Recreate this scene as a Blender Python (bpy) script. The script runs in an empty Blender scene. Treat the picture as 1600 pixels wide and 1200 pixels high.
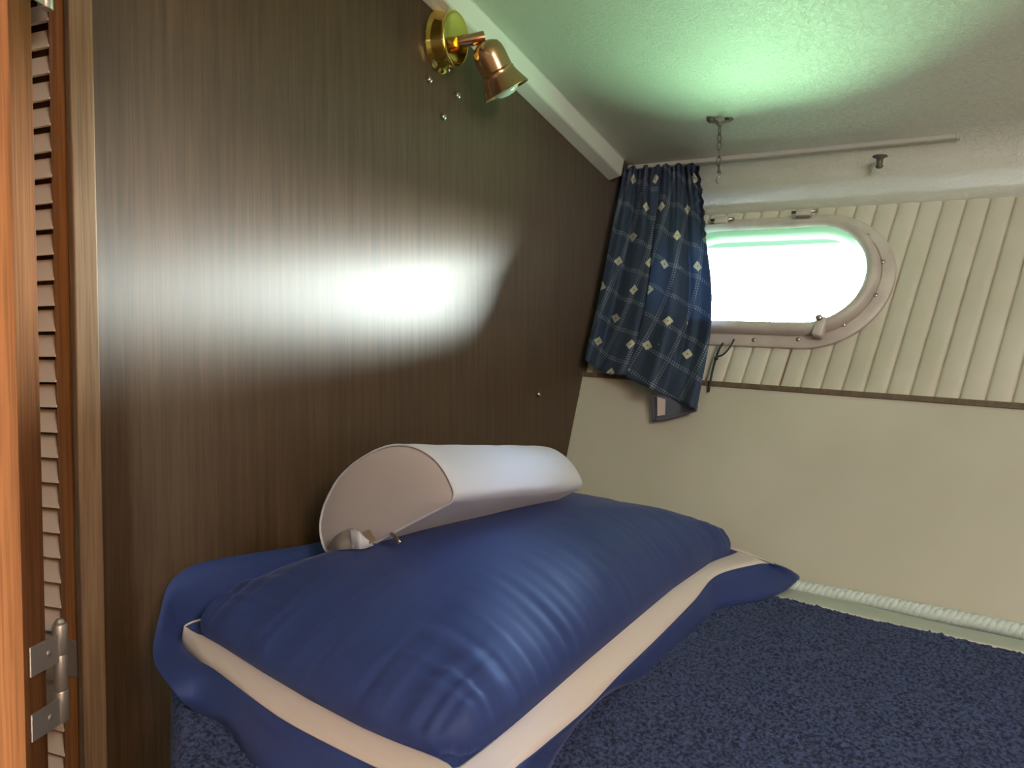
import bpy, bmesh, math, random
import numpy as np
from mathutils import Vector, noise
random.seed(7)
sc = bpy.context.scene
C = sc.collection
R = math.radians

# ------------------------------------------------------------ camera, exposure
F = 1200.0
PIT = R(2.15)
cd = bpy.data.cameras.new('camera'); cam = bpy.data.objects.new('camera', cd); C.objects.link(cam)
cd.sensor_fit = 'HORIZONTAL'; cd.sensor_width = 36.0; cd.lens = 36.0*F/1600.0
cd.clip_start = 0.01
YAW = math.atan2(.596, .803)             # the bulkhead runs along +Y, the hull along +X
cam.location = (0, 0, 0); cam.rotation_euler = (R(90)-PIT, 0, YAW)
sc.camera = cam
vs = sc.view_settings
vs.view_transform = 'Standard'; vs.look = 'None'; vs.gamma = 1.0; vs.exposure = 0.4
vs.use_curve_mapping = False
sc.cycles.use_denoising = True
sc.cycles.max_bounces = 10
sc.cycles.diffuse_bounces = 6
sc.cycles.sample_clamp_indirect = 6.0

# ------------------------------------------------------------ world: white sky, green band above imitating the port frame's green-lit soffit, green grass below
SKY, GREEN_BAND, GRASS = 300.0, .95, 36.0
w = bpy.data.worlds.new('outdoors'); sc.world = w; w.use_nodes = True
nt = w.node_tree; nt.nodes.clear()
out = nt.nodes.new('ShaderNodeOutputWorld'); bg = nt.nodes.new('ShaderNodeBackground')
tc = nt.nodes.new('ShaderNodeTexCoord'); sx = nt.nodes.new('ShaderNodeSeparateXYZ')
mr = nt.nodes.new('ShaderNodeMapRange'); mr.inputs[1].default_value = -1; mr.inputs[2].default_value = 1
rp = nt.nodes.new('ShaderNodeValToRGB')
nt.links.new(tc.outputs['Generated'], sx.inputs[0]); nt.links.new(sx.outputs[2], mr.inputs[0])
nt.links.new(mr.outputs[0], rp.inputs[0]); nt.links.new(rp.outputs[0], bg.inputs[0]); nt.links.new(bg.outputs[0], out.inputs[0])
bg.inputs[1].default_value = 1.0
def el(s): return (math.sin(R(s))+1)/2
st = [(0.0, (.44*GRASS, .82*GRASS, .50*GRASS)), (el(-5), (.44*GRASS, .82*GRASS, .50*GRASS)), (el(-3), (SKY*.95, SKY, SKY)),
      (el(6.9), (SKY*.95, SKY*1.0, SKY)), (el(7.5), (.42*GREEN_BAND, .78*GREEN_BAND, .56*GREEN_BAND)), (el(17), (.42*GREEN_BAND, .8*GREEN_BAND, .56*GREEN_BAND)),
      (el(22), (SKY*.13, SKY*.18, SKY*.29)), (1.0, (SKY*.12, SKY*.18, SKY*.33))]
cr = rp.color_ramp
while len(cr.elements) > 1: cr.elements.remove(cr.elements[-1])
cr.elements[0].position = st[0][0]; cr.elements[0].color = (*st[0][1], 1)
for p, col in st[1:]:
    e_ = cr.elements.new(p); e_.color = (*col, 1)

# ------------------------------------------------------------ frames of reference
cpi, spi = math.cos(PIT), math.sin(PIT)
V3 = lambda *a: np.array(a, float)
cy_, sy_ = math.cos(YAW), math.sin(YAW)
def turn(v): return np.array([v[0]*cy_-v[1]*sy_, v[0]*sy_+v[1]*cy_]+list(v[2:]), float)   # view axes to cabin axes
def unit(v): v = np.array(v, float); return v/np.linalg.norm(v)
def ray(x, y):
    a = (x-800)/F; b = (600-y)/F
    return turn(V3(a, cpi+b*spi, -spi+b*cpi))
def hit(x, y, P, n):
    r = ray(x, y); return r*(np.dot(P, n)/np.dot(r, n))
DW = .82
bdir = V3(0, 1, 0); nb = V3(bdir[1], -bdir[0], 0)
def bp(x, y, o=0): return hit(x, y, nb*(-(DW-o)), nb)         # a point o in front of the wooden bulkhead
hdir = unit(ray(-859, 455))
Cc = bp(885, 715)
edir = unit(bp(970, 290)-Cc); nh = unit(np.cross(hdir, edir)); vdir = unit(edir-hdir*np.dot(hdir, edir))
udir = -hdir
def hp(x, y, o=0): return hit(x, y, Cc+nh*o, nh)              # o > 0 is outboard of the hull panel
def HU(u, v, o=0): return Cc+udir*u+vdir*v+nh*o
def huv(p): d = p-Cc; return d@udir, d@vdir
M0 = hp(1240, 910)
nm = unit(np.cross(udir, bdir));  nm = nm if nm[2] > 0 else -nm
O0 = np.linalg.solve(np.array([nb, nh, nm]), [-DW, Cc@nh, M0@nm])
BM = np.array([udir, -bdir, nm]).T
def L(a, c, k): return O0+BM@V3(a, c, k)                       # a away from bulkhead, c away from hull, k above mattress
BI = np.linalg.inv(BM)
def loc(p): return BI@(p-O0)
def mp(x, y, k=0): return hit(x, y, M0+nm*k, nm)
Uc = bp(735, 0, .03); Vc = bp(965, 240, .03); nc = unit(np.cross(Vc-Uc, hdir)); nc = nc if nc[2] > 0 else -nc
def cl(x, y, o=0): return hit(x, y, Uc-nc*o, nc)               # o below the ceiling

# ------------------------------------------------------------ lamps
def area(name, loc_, target, size, power, col, sy=None):
    ld = bpy.data.lights.new(name, 'AREA'); ld.energy = power; ld.color = col; ld.size = size
    if sy: ld.shape = 'RECTANGLE'; ld.size_y = sy
    o = bpy.data.objects.new(name, ld); C.objects.link(o); o.location = Vector(loc_)
    o.rotation_euler = (Vector(target)-Vector(loc_)).to_track_quat('-Z', 'Y').to_euler()
    return o
area('saloon_lamp_light', turn((.36, -.28, .22)), turn((-.4, .8, -.15)), .2, 2.8, (1, .50, .22))
area('door_leaf_fill', turn((-.66, .22, .0)), turn((-.64, .72, .0)), .16, 8.5, (1, .88, .72), 1.0).data.spread = R(45)  # unseen warm light added close by to brighten the open door leaf
area('cabin_fill_light', turn((.62, -.50, .58)), turn((.65, 1.2, -.25)), .45, 11, (1, .96, .90))  # unseen fill light added inside the cabin, no opening behind it
# the port itself, as a sampling portal for the daylight
wc = HU(.317, .393, .05)
pt = area('port_portal', wc, wc-nh, .46, 1, (1, 1, 1), .24); pt.data.cycles.is_portal = True
pm = np.array([udir, np.cross(nh, udir), nh]).T
from mathutils import Matrix
pt.rotation_euler = Matrix([list(r) for r in pm]).to_euler()

# ------------------------------------------------------------ materials
def mat(name, base=(.8, .8, .8), rough=.5, metal=0, spec=.5, **kw):
    m = bpy.data.materials.new(name); m.use_nodes = True
    b = m.node_tree.nodes['Principled BSDF']
    b.inputs['Base Color'].default_value = (*base, 1); b.inputs['Roughness'].default_value = rough
    b.inputs['Metallic'].default_value = metal; b.inputs['Specular IOR Level'].default_value = spec
    for k, v in kw.items(): b.inputs[k.replace('_', ' ')].default_value = v
    return m
def N(m, t, **kw):
    n = m.node_tree.nodes.new(t)
    for k, v in kw.items():
        if hasattr(n, k): setattr(n, k, v)
    return n
def LK(m, a, b): m.node_tree.links.new(a, b)
def bsdf(m): return m.node_tree.nodes['Principled BSDF']
def noise_tex(m, scale, sxyz=(1, 1, 1), detail=4, coord='Object', rot=(0, 0, 0), dist=0):
    t = N(m, 'ShaderNodeTexCoord'); mpn = N(m, 'ShaderNodeMapping'); n = N(m, 'ShaderNodeTexNoise')
    mpn.inputs['Scale'].default_value = sxyz; mpn.inputs['Rotation'].default_value = rot
    n.inputs['Scale'].default_value = scale; n.inputs['Detail'].default_value = detail; n.inputs['Distortion'].default_value = dist
    LK(m, t.outputs[coord], mpn.inputs[0]); LK(m, mpn.outputs[0], n.inputs['Vector'])
    return n
def ramp(m, src, stops):
    r = N(m, 'ShaderNodeValToRGB'); c = r.color_ramp
    while len(c.elements) > 1: c.elements.remove(c.elements[-1])
    c.elements[0].position = stops[0][0]; c.elements[0].color = (*stops[0][1], 1)
    for p, col in stops[1:]: c.elements.new(p).color = (*col, 1)
    LK(m, src, r.inputs[0]); return r
def bump(m, src, strength, dist, prev=None):
    b = N(m, 'ShaderNodeBump'); b.inputs['Strength'].default_value = strength; b.inputs['Distance'].default_value = dist
    LK(m, src, b.inputs['Height'])
    if prev: LK(m, prev.outputs[0], b.inputs['Normal'])
    LK(m, b.outputs[0], bsdf(m).inputs['Normal']); return b
def mixc(m, fac, a, b, mode='MIX'):
    x = N(m, 'ShaderNodeMix'); x.data_type = 'RGBA'; x.blend_type = mode
    if isinstance(fac, (int, float)): x.inputs[0].default_value = fac
    else: LK(m, fac, x.inputs[0])
    for i, s in ((6, a), (7, b)):
        if isinstance(s, tuple): x.inputs[i].default_value = (*s, 1)
        else: LK(m, s, x.inputs[i])
    return x.outputs[2]
def mth(m, op, a, b=None, c=None):
    x = N(m, 'ShaderNodeMath'); x.operation = op
    for i, s in enumerate((a, b, c)):
        if s is None: continue
        if isinstance(s, (int, float)): x.inputs[i].default_value = s
        else: LK(m, s, x.inputs[i])
    return x.outputs[0]

def wood(name, dark, light, rough, scale=1.0, bumpk=.15, pores=True, rot=0):
    m = mat(name, light, rough)
    n1 = noise_tex(m, 9*scale, (14, 14, .5), 5, rot=(0, 0, rot), dist=.3)
    n2 = noise_tex(m, 60*scale, (9, 9, .16), 3, rot=(0, 0, rot))
    c1 = ramp(m, n1.outputs[0], [(.3, dark), (.7, light)])
    f2 = ramp(m, n2.outputs[0], [(.38, (.55, .55, .55)), (.55, (1, 1, 1))])
    LK(m, mixc(m, .6, c1.outputs[0], f2.outputs[0], 'MULTIPLY'), bsdf(m).inputs['Base Color'])
    bump(m, n2.outputs[0], bumpk, .0006)
    return m
BH = math.atan2(bdir[1], bdir[0])
M = {}
M['laminate'] = wood('walnut_laminate', (.048, .026, .010), (.080, .046, .021), .47, 1.0, .10)
m = M['laminate']; bsdf(m).inputs['Specular IOR Level'].default_value = .5; bsdf(m).inputs['IOR'].default_value = 1.6
bsdf(m).inputs['Anisotropic'].default_value = .9; tg = N(m, 'ShaderNodeCombineXYZ'); tg.inputs[1].default_value = 1   # fine upright grain spreads gloss sideways
LK(m, tg.outputs[0], bsdf(m).inputs['Tangent'])
M['teak'] = wood('orange_teak', (.30, .12, .035), (.50, .22, .07), .45, .8, .1)
M['mahogany'] = wood('dark_red_teak', (.15, .055, .02), (.24, .10, .036), .8, .7, .08); bsdf(M['mahogany']).inputs['Specular IOR Level'].default_value = .15
M['post'] = wood('weathered_teak', (.17, .098, .045), (.27, .165, .085), .6, .9, .25)
M['railwood'] = wood('dark_rail', (.10, .07, .04), (.16, .11, .07), .6, 1, .1)
M['louver'] = mat('pale_louver', (.90, .78, .66), .5)
m = M['ceiling'] = mat('vinyl_headliner', (.76, .79, .70), .38, spec=.5)
n = noise_tex(m, 110, (1, 1, 1), 6, dist=1.6); v_ = N(m, 'ShaderNodeTexVoronoi'); v_.feature = 'DISTANCE_TO_EDGE'
v_.inputs['Scale'].default_value = 190
tcn = N(m, 'ShaderNodeTexCoord'); add = N(m, 'ShaderNodeVectorMath'); add.operation = 'MULTIPLY_ADD'
LK(m, n.outputs['Color'], add.inputs[0]); add.inputs[1].default_value = (.03, .03, .03); LK(m, tcn.outputs['Object'], add.inputs[2])
LK(m, add.outputs[0], v_.inputs['Vector'])
b1 = bump(m, n.outputs[0], .8, .0025); bump(m, v_.outputs[0], .7, .002, b1)
M['trimwhite'] = mat('white_trim', (.62, .66, .60), .3)
m = M['gel'] = mat('cream_panel', (.56, .55, .46), .42)
n = noise_tex(m, 5, detail=2); LK(m, ramp(m, n.outputs[0], [(.35, (.53, .525, .435)), (.7, (.59, .585, .495))]).outputs[0], bsdf(m).inputs['Base Color'])
bump(m, noise_tex(m, 700, detail=1).outputs[0], .05, .0003)
m = M['bead'] = mat('white_tongue_and_groove', (.60, .58, .48), .5)
n = noise_tex(m, 7, (1, 1, 1), 4); base = ramp(m, n.outputs[0], [(.3, (.54, .53, .43)), (.7, (.65, .64, .55))]).outputs[0]
at = N(m, 'ShaderNodeAttribute'); at.attribute_name = 'groove'
g1 = mixc(m, at.outputs['Fac'], base, (.20, .14, .08))
at2 = N(m, 'ShaderNodeAttribute'); at2.attribute_name = 'rust'
LK(m, mixc(m, at2.outputs['Fac'], g1, (.16, .045, .015)), bsdf(m).inputs['Base Color'])
m = M['frame'] = mat('aged_port_plastic', (.52, .47, .43), .4)
n = noise_tex(m, 25, detail=4); LK(m, ramp(m, n.outputs[0], [(.3, (.46, .41, .38)), (.7, (.60, .56, .51))]).outputs[0], bsdf(m).inputs['Base Color'])
m = M['glass'] = mat('port_glass', (1, 1, 1), .02)          # thin clear pane: transparent with a faint mirror gloss
tp = N(m, 'ShaderNodeBsdfTransparent'); gb = N(m, 'ShaderNodeBsdfGlossy'); gb.inputs['Roughness'].default_value = .02
fr = N(m, 'ShaderNodeFresnel'); fr.inputs[0].default_value = 1.35; mg = N(m, 'ShaderNodeMixShader')
LK(m, fr.outputs[0], mg.inputs[0]); LK(m, tp.outputs[0], mg.inputs[1]); LK(m, gb.outputs[0], mg.inputs[2])
tp.inputs[0].default_value = (.94, .98, .96, 1)
LK(m, mg.outputs[0], m.node_tree.nodes['Material Output'].inputs[0])
M['brass'] = mat('polished_brass', (.78, .60, .16), .13, 1)
M['copper'] = mat('tarnished_brass', (.60, .36, .20), .2, 1)
M['bulb'] = mat('bulb_glass', (.9, .95, .95), .08, 0, IOR=1.45, Transmission_Weight=.5)
M['steel'] = mat('steel', (.45, .42, .38), .3, 1)
M['hinge'] = mat('hinge_steel', (.55, .50, .46), .42, .7)
M['chain'] = mat('dull_chain', (.15, .13, .11), .4, .6)
M['cord'] = mat('black_cord', (.02, .02, .02), .6)
M['track'] = mat('curtain_track', (.50, .50, .46), .4)

def cloth(name, col, rough=.6, sheen=.4, wrk=0.0):
    m = mat(name, col, rough, spec=.3); b = bsdf(m)
    b.inputs['Sheen Weight'].default_value = sheen; b.inputs['Sheen Roughness'].default_value = .4
    b.inputs['Sheen Tint'].default_value = (*[min(1, c*2+.25) for c in col], 1)
    n = noise_tex(m, 1400, detail=1); bb = bump(m, n.outputs[0], .12, .0003)
    return m
M['navy'] = cloth('navy_satin_cotton', (.024, .044, .165), .62, .25)
bsdf(M['navy']).inputs['Specular IOR Level'].default_value = .35
M['stripe'] = cloth('cream_band', (.70, .62, .59), .75, .1)
M['bolster'] = cloth('white_plush', (.60, .62, .70), .85, .3)
M['bolster_end'] = cloth('white_plush_dimmed_end', (.56, .52, .52), .85, .3)  # same white plush, the end's dimmer warm light put into the colour
M['tag'] = cloth('grey_tag', (.42, .40, .40), .7, 0)
M['rope'] = mat('white_rope', (.62, .72, .70), .6)
M['mat_side'] = cloth('pale_green_satin', (.40, .46, .39), .45, .1)
m = M['terry'] = cloth('navy_terry', (.022, .036, .105), .95, .12)
n1 = noise_tex(m, 260, detail=3); n2 = noise_tex(m, 9, detail=2)
c = ramp(m, n1.outputs[0], [(.40, (.010, .016, .045)), (.60, (.060, .085, .190))])
c2 = mixc(m, n2.outputs[0], c.outputs[0], (.035, .045, .125)); 
LK(m, mixc(m, .75, c2, c.outputs[0]), bsdf(m).inputs['Base Color'])
bump(m, n1.outputs[0], .8, .003)
M['edge'] = cloth('pale_selvedge', (.62, .60, .57), .8, .1)

# curtain print: cream diamonds with a dark dot, and lines of small dots, laid in cloth coordinates (metres)
m = M['curtain'] = cloth('curtain_print', (.055, .10, .22), .8, .15)
uv = N(m, 'ShaderNodeUVMap'); sep = N(m, 'ShaderNodeSeparateXYZ'); LK(m, uv.outputs[0], sep.inputs[0])
X, Y = sep.outputs[0], sep.outputs[1]
px_, py_ = .080, .060
row = mth(m, 'FLOOR', mth(m, 'DIVIDE', Y, py_))
xo = mth(m, 'ADD', mth(m, 'DIVIDE', X, px_), mth(m, 'MULTIPLY', row, .37))
fx = mth(m, 'SUBTRACT', mth(m, 'FRACT', xo), .5); fy = mth(m, 'SUBTRACT', mth(m, 'FRACT', mth(m, 'DIVIDE', Y, py_)), .5)
ax = mth(m, 'ABSOLUTE', mth(m, 'MULTIPLY', fx, px_)); ay = mth(m, 'ABSOLUTE', mth(m, 'MULTIPLY', fy, py_))
d1 = mth(m, 'ADD', ax, ay)
wn = N(m, 'ShaderNodeTexWhiteNoise'); wn.noise_dimensions = '2D'; cv = N(m, 'ShaderNodeCombineXYZ')
LK(m, mth(m, 'FLOOR', xo), cv.inputs[0]); LK(m, row, cv.inputs[1]); LK(m, cv.outputs[0], wn.inputs['Vector'])
dia = mth(m, 'MULTIPLY', mth(m, 'LESS_THAN', d1, .0108), mth(m, 'GREATER_THAN', wn.outputs['Value'], .22))
dot = mth(m, 'LESS_THAN', mth(m, 'MAXIMUM', ax, ay), .0013)
def dline(A, Bc, per, off, w2, dp):                      # double line of dots running along Bc
    q = mth(m, 'MULTIPLY', mth(m, 'SUBTRACT', mth(m, 'FRACT', mth(m, 'DIVIDE', mth(m, 'ADD', A, off), per)), .5), per)
    near = mth(m, 'LESS_THAN', mth(m, 'ABSOLUTE', q), w2)
    a_ = mth(m, 'LESS_THAN', mth(m, 'FRACT', mth(m, 'DIVIDE', Bc, dp)), .5)
    b_ = mth(m, 'LESS_THAN', mth(m, 'FRACT', mth(m, 'DIVIDE', A, dp*.95)), .55)
    return mth(m, 'MULTIPLY', near, mth(m, 'MULTIPLY', a_, b_))
XD = mth(m, 'ADD', X, mth(m, 'MULTIPLY', Y, .25)); YD = mth(m, 'ADD', Y, mth(m, 'MULTIPLY', X, -.35))
dots = mth(m, 'MAXIMUM', dline(XD, YD, .060, .0, .0055, .0052), dline(YD, XD, .064, .022, .0055, .0052))
col0 = mixc(m, mth(m, 'MULTIPLY', dots, .55), (.040, .062, .110), (.42, .47, .55))
col1 = mixc(m, dia, col0, (.60, .60, .46)); col2 = mixc(m, mth(m, 'MULTIPLY', dot, dia), col1, (.06, .08, .10))
LK(m, col2, bsdf(m).inputs['Base Color'])
tr = N(m, 'ShaderNodeBsdfTranslucent'); ms = N(m, 'ShaderNodeMixShader'); ms.inputs[0].default_value = .12
LK(m, mixc(m, .5, col2, (.25, .35, .6)), tr.inputs[0]); LK(m, bsdf(m).outputs[0], ms.inputs[1]); LK(m, tr.outputs[0], ms.inputs[2])
LK(m, ms.outputs[0], m.node_tree.nodes['Material Output'].inputs[0])
M['lining'] = cloth('curtain_back', (.10, .11, .15), .9, .1)

# ------------------------------------------------------------ object helpers
def wloc(o):
    v = Vector(o.location); p = o.parent
    while p: v += Vector(p.location); p = p.parent
    return v
def tag(o, label=None, cat=None, group=None, kind=None):
    if label: o['label'] = label
    if cat: o['category'] = cat
    if group: o['group'] = group
    if kind: o['kind'] = kind
    return o
def empty(name, p, label, cat, group=None, kind=None):
    o = bpy.data.objects.new(name, None); o.empty_display_size = .02; C.objects.link(o); o.location = Vector(p)
    return tag(o, label, cat, group, kind)
def obj(name, bm, mt, parent=None, smooth=True, label=None, cat=None, group=None, kind=None, auto=None):
    bmesh.ops.recalc_face_normals(bm, faces=bm.faces)
    if parent is not None: org = wloc(parent)
    else:
        xs = [v.co for v in bm.verts]
        org = Vector((sum(v.x for v in xs)/len(xs), sum(v.y for v in xs)/len(xs), min(v.z for v in xs)))
    # parts keep their own origin at their centre
    if parent is not None:
        xs = [v.co for v in bm.verts]; cen = sum(xs, Vector())/len(xs)
    else: cen = org
    for v in bm.verts: v.co -= cen
    for f in bm.faces: f.smooth = smooth
    me = bpy.data.meshes.new(name); bm.to_mesh(me); bm.free()
    for x in (mt if isinstance(mt, (list, tuple)) else [mt]): me.materials.append(x)
    o = bpy.data.objects.new(name, me); C.objects.link(o)
    if parent is not None: o.parent = parent; o.location = cen-org
    else: o.location = cen
    if auto is not None and smooth:
        try: me.set_sharp_from_angle(angle=R(auto))
        except Exception: pass
    return tag(o, label, cat, group, kind)
def hexa(bm, pts):            # 8 points: bottom loop 4, top loop 4
    vs_ = [bm.verts.new(tuple(p)) for p in pts]
    for f in ((0, 3, 2, 1), (4, 5, 6, 7), (0, 1, 5, 4), (1, 2, 6, 5), (2, 3, 7, 6), (3, 0, 4, 7)): bm.faces.new([vs_[i] for i in f])
    return vs_
def frame_box(fn, a0, a1, c0, c1, k0, k1, bm=None, bev=0):
    bm = bm or bmesh.new(); t = bmesh.new()
    hexa(t, [fn(a, c, k) for k in (k0, k1) for a, c in ((a0, c0), (a1, c0), (a1, c1), (a0, c1))])
    if bev: bmesh.ops.bevel(t, geom=t.edges[:], offset=bev, segments=3, profile=.5, affect='EDGES')
    me = bpy.data.meshes.new('t'); t.to_mesh(me); t.free(); bm.from_mesh(me); bpy.data.meshes.remove(me)
    return bm
def vbox(p0, p1, thick, z0, z1, bev=0, bm=None, side=1):   # vertical board, front edge p0->p1 in plan, thickness away
    p0 = V3(*p0); p1 = V3(*p1); d = unit(p1-p0); n = V3(-d[1], d[0]); n = n*thick*(1 if n@p0 > 0 else -1)*side     # thickness goes away from the viewer's side
    q = [p0, p1, p1+n, p0+n]; bm = bm or bmesh.new(); t = bmesh.new()
    hexa(t, [(x[0], x[1], z) for z in (z0, z1) for x in q])
    if bev: bmesh.ops.bevel(t, geom=t.edges[:], offset=bev, segments=3, profile=.5, affect='EDGES')
    me = bpy.data.meshes.new('t'); t.to_mesh(me); t.free(); bm.from_mesh(me); bpy.data.meshes.remove(me)
    return bm
def basis(ax):
    ax = unit(ax); t = V3(0, 0, 1) if abs(ax[2]) < .9 else V3(1, 0, 0)
    x = unit(np.cross(t, ax)); return x, np.cross(ax, x), ax
def lathe(o, ax, prof, n=32, bm=None, close=True):
    bm = bm or bmesh.new(); x, y, z = basis(ax); rings = []
    for r, h in prof:
        if r < 1e-6: rings.append([bm.verts.new(tuple(o+z*h))]); continue
        rings.append([bm.verts.new(tuple(o+z*h+(x*math.cos(2*math.pi*i/n)+y*math.sin(2*math.pi*i/n))*r)) for i in range(n)])
    for A, B_ in zip(rings, rings[1:]):
        for i in range(n):
            j = (i+1) % n
            if len(A) == 1 and len(B_) == 1: continue
            if len(A) == 1: bm.faces.new((A[0], B_[i], B_[j]))
            elif len(B_) == 1: bm.faces.new((A[i], A[j], B_[0]))
            else: bm.faces.new((A[i], A[j], B_[j], B_[i]))
    return bm
def tube(pts, r, n=10, bm=None, closed=False):
    bm = bm or bmesh.new(); pts = [V3(*p) for p in pts]; N_ = len(pts); rings = []
    up = None
    for i, p in enumerate(pts):
        a = pts[(i-1) % N_] if closed or i > 0 else p; b = pts[(i+1) % N_] if closed or i < N_-1 else p
        t = unit(b-a)
        if up is None: up, _, _ = basis(t)
        x = unit(up-t*np.dot(up, t)); up = x; y = np.cross(t, x)
        rr = r[i] if isinstance(r, (list, tuple)) else r
        rings.append([bm.verts.new(tuple(p+(x*math.cos(2*math.pi*k/n)+y*math.sin(2*math.pi*k/n))*rr)) for k in range(n)])
    for i in range(N_ if closed else N_-1):
        A, B_ = rings[i], rings[(i+1) % N_]
        for k in range(n): bm.faces.new((A[k], A[(k+1) % n], B_[(k+1) % n], B_[k]))
    if not closed:
        bm.faces.new(rings[0][::-1]); bm.faces.new(rings[-1])
    return bm
def grid(rows, bm=None, closed=False):
    bm = bm or bmesh.new(); vv = [[bm.verts.new(tuple(p)) for p in r] for r in rows]
    for A, B_ in zip(vv, vv[1:]):
        for i in range(len(A)-(0 if closed else 1)):
            j = (i+1) % len(A); bm.faces.new((A[i], A[j], B_[j], B_[i]))
    return bm, vv
def prism(poly, off):          # poly list of points, extruded by vector off
    bm = bmesh.new(); a = [bm.verts.new(tuple(p)) for p in poly]; b = [bm.verts.new(tuple(V3(*p)+off)) for p in poly]
    bm.faces.new(a); bm.faces.new(b[::-1])
    for i in range(len(a)):
        j = (i+1) % len(a); bm.faces.new((a[i], a[j], b[j], b[i]))
    return bm
def crv(keys, n):              # Catmull-Rom through arrays, n samples
    K = [np.array(k, float) for k in keys]; K = [2*K[0]-K[1]]+K+[2*K[-1]-K[-2]]; outp = []
    m_ = len(K)-3
    for i in range(n):
        t = i/(n-1)*m_; s = min(int(t), m_-1); t -= s; p0, p1, p2, p3 = K[s:s+4]
        outp.append(.5*((2*p1)+(-p0+p2)*t+(2*p0-5*p1+4*p2-p3)*t*t+(-p0+3*p1-3*p2+p3)*t**3))
    return outp
def solidify(o, t, off=0):
    md = o.modifiers.new('thickness', 'SOLIDIFY'); md.thickness = t; md.offset = off; return o
def subsurf(o, n=1):
    md = o.modifiers.new('smooth', 'SUBSURF'); md.levels = n; md.render_levels = n; return o

# ------------------------------------------------------------ the cabin shell
# wooden bulkhead: outline in (c, z) clipped by hull and ceiling
def bw(c, k, o=0):
    p = L(0, c, k); return p-nb*(p@nb+DW)+nb*o
kc = lambda c: loc(Uc)[2]+(c-loc(Uc)[1])*(loc(Uc)[2]-loc(Vc)[2])/(loc(Uc)[1]-loc(Vc)[1])   # ceiling height over c
cPost = loc(bp(142, 500))[1]
poly = [bw(-.02, -.45), bw(cPost, -.45), bw(cPost, kc(cPost)+.05), bw(-.45, kc(-.45)+.05), bw(-.45, .65)]
# near edge stands plumb
pe0, pe1 = bp(142, 500)*1.0, bp(142, 500)*1.0
pe0[2] = poly[1][2]; pe1[2] = poly[2][2]; poly[1] = pe0; poly[2] = pe1
obj('wall_left', prism(poly, -nb*.018), M['laminate'], smooth=False, kind='structure')

# hull: lower cream panel, upper tongue-and-groove with a cut-out for the port
U0, U1 = -.02, 2.2
vr = .171
obj('wall_far', prism([HU(U0, -.55), HU(U1, -.55), HU(U1, vr), HU(U0, vr)], nh*.02), M['gel'], smooth=False, kind='structure')
bmr = bmesh.new()
rail = [(-.004, .000), (-.004, .009), (.013, .009), (.013, .000)]
rows = []
for u in np.linspace(U0, U1, 60):
    dv = .0035*math.sin(u*9)*0
    rows.append([HU(u, vr+vv_+dv, o) for o, vv_ in rail])
bmr, _ = grid(rows, bmr, closed=True)
obj('trim_rail', bmr, M['railwood'], smooth=False, kind='structure')
uc, vc_, hw, hr = .317, .393, .180, .0885      # stadium port: centre, half length, half height
def stad(u, v, e=0):                            # signed inside test
    s = max(0, abs(u-uc)-(hw-hr)); return math.hypot(s, v-vc_) < hr+e
V0b, V1b = vr+.006, .545
pitch, shear, u_first = .0345, .13, .2803
bmb = bmesh.new(); gl = bmb.verts.layers.float.new('groove'); rl = bmb.verts.layers.float.new('rust')
us = []
k = -10
while u_first+k*pitch < U1:
    g = u_first+k*pitch
    for d, dep, gr in ((-.0045, 0, 0), (-.0018, .0012, .15), (0, .0032, 1), (.0018, .0012, .15), (.0045, 0, 0), (pitch*.35, -.0007, 0), (pitch*.65, -.0007, 0)):
        us.append((g+d, dep, gr, k))
    k += 1
def col_pts(s, dep, gr, kk, va, vb, n):
    o = []
    for i in range(n+1):
        v = va+(vb-va)*i/n
        p = bmb.verts.new(tuple(HU(s+shear*(v-V0b), v, .012+dep)))
        x_ = noise.noise(Vector((kk*3.1, v*30, 0)))
        p[gl] = gr*(.45+.5*abs(x_)+(.45 if v < V0b+.012 and kk % 3 != 1 else 0)); p[rl] = 0
        if kk == 3 and gr == 1 and v < .31: p[rl] = .95
        if kk in (3,) and .1 < gr < .5 and v < .31: p[rl] = .25
        o.append(p)
    return o
prevc = None
for s, dep, gr, kk in us:
    inside = [v for v in np.linspace(V0b, V1b, 240) if stad(s+shear*(v-V0b), v, .006)]
    if inside: a = col_pts(s, dep, gr, kk, V0b, inside[0], 10); b = col_pts(s, dep, gr, kk, inside[-1], V1b, 10); cur = (a, b)
    else:
        full = col_pts(s, dep, gr, kk, V0b, V1b, 21); cur = (full,)
    if prevc:
        def br(A, B_):
            for i in range(len(A)-1): bmb.faces.new((A[i], B_[i], B_[i+1], A[i+1]))
        if len(prevc) == 1 and len(cur) == 1: br(prevc[0], cur[0])
        else:
            P = prevc if len(prevc) == 2 else (prevc[0][:11], prevc[0][11:])
            Q = cur if len(cur) == 2 else (cur[0][:11], cur[0][11:])
            br(P[0], Q[0]); br(P[1], Q[1])
            if len(prevc) == 1 or len(cur) == 1:
                pass
    prevc = cur
o = obj('wall_far_upper', bmb, M['bead'], kind='structure', auto=50)
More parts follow.
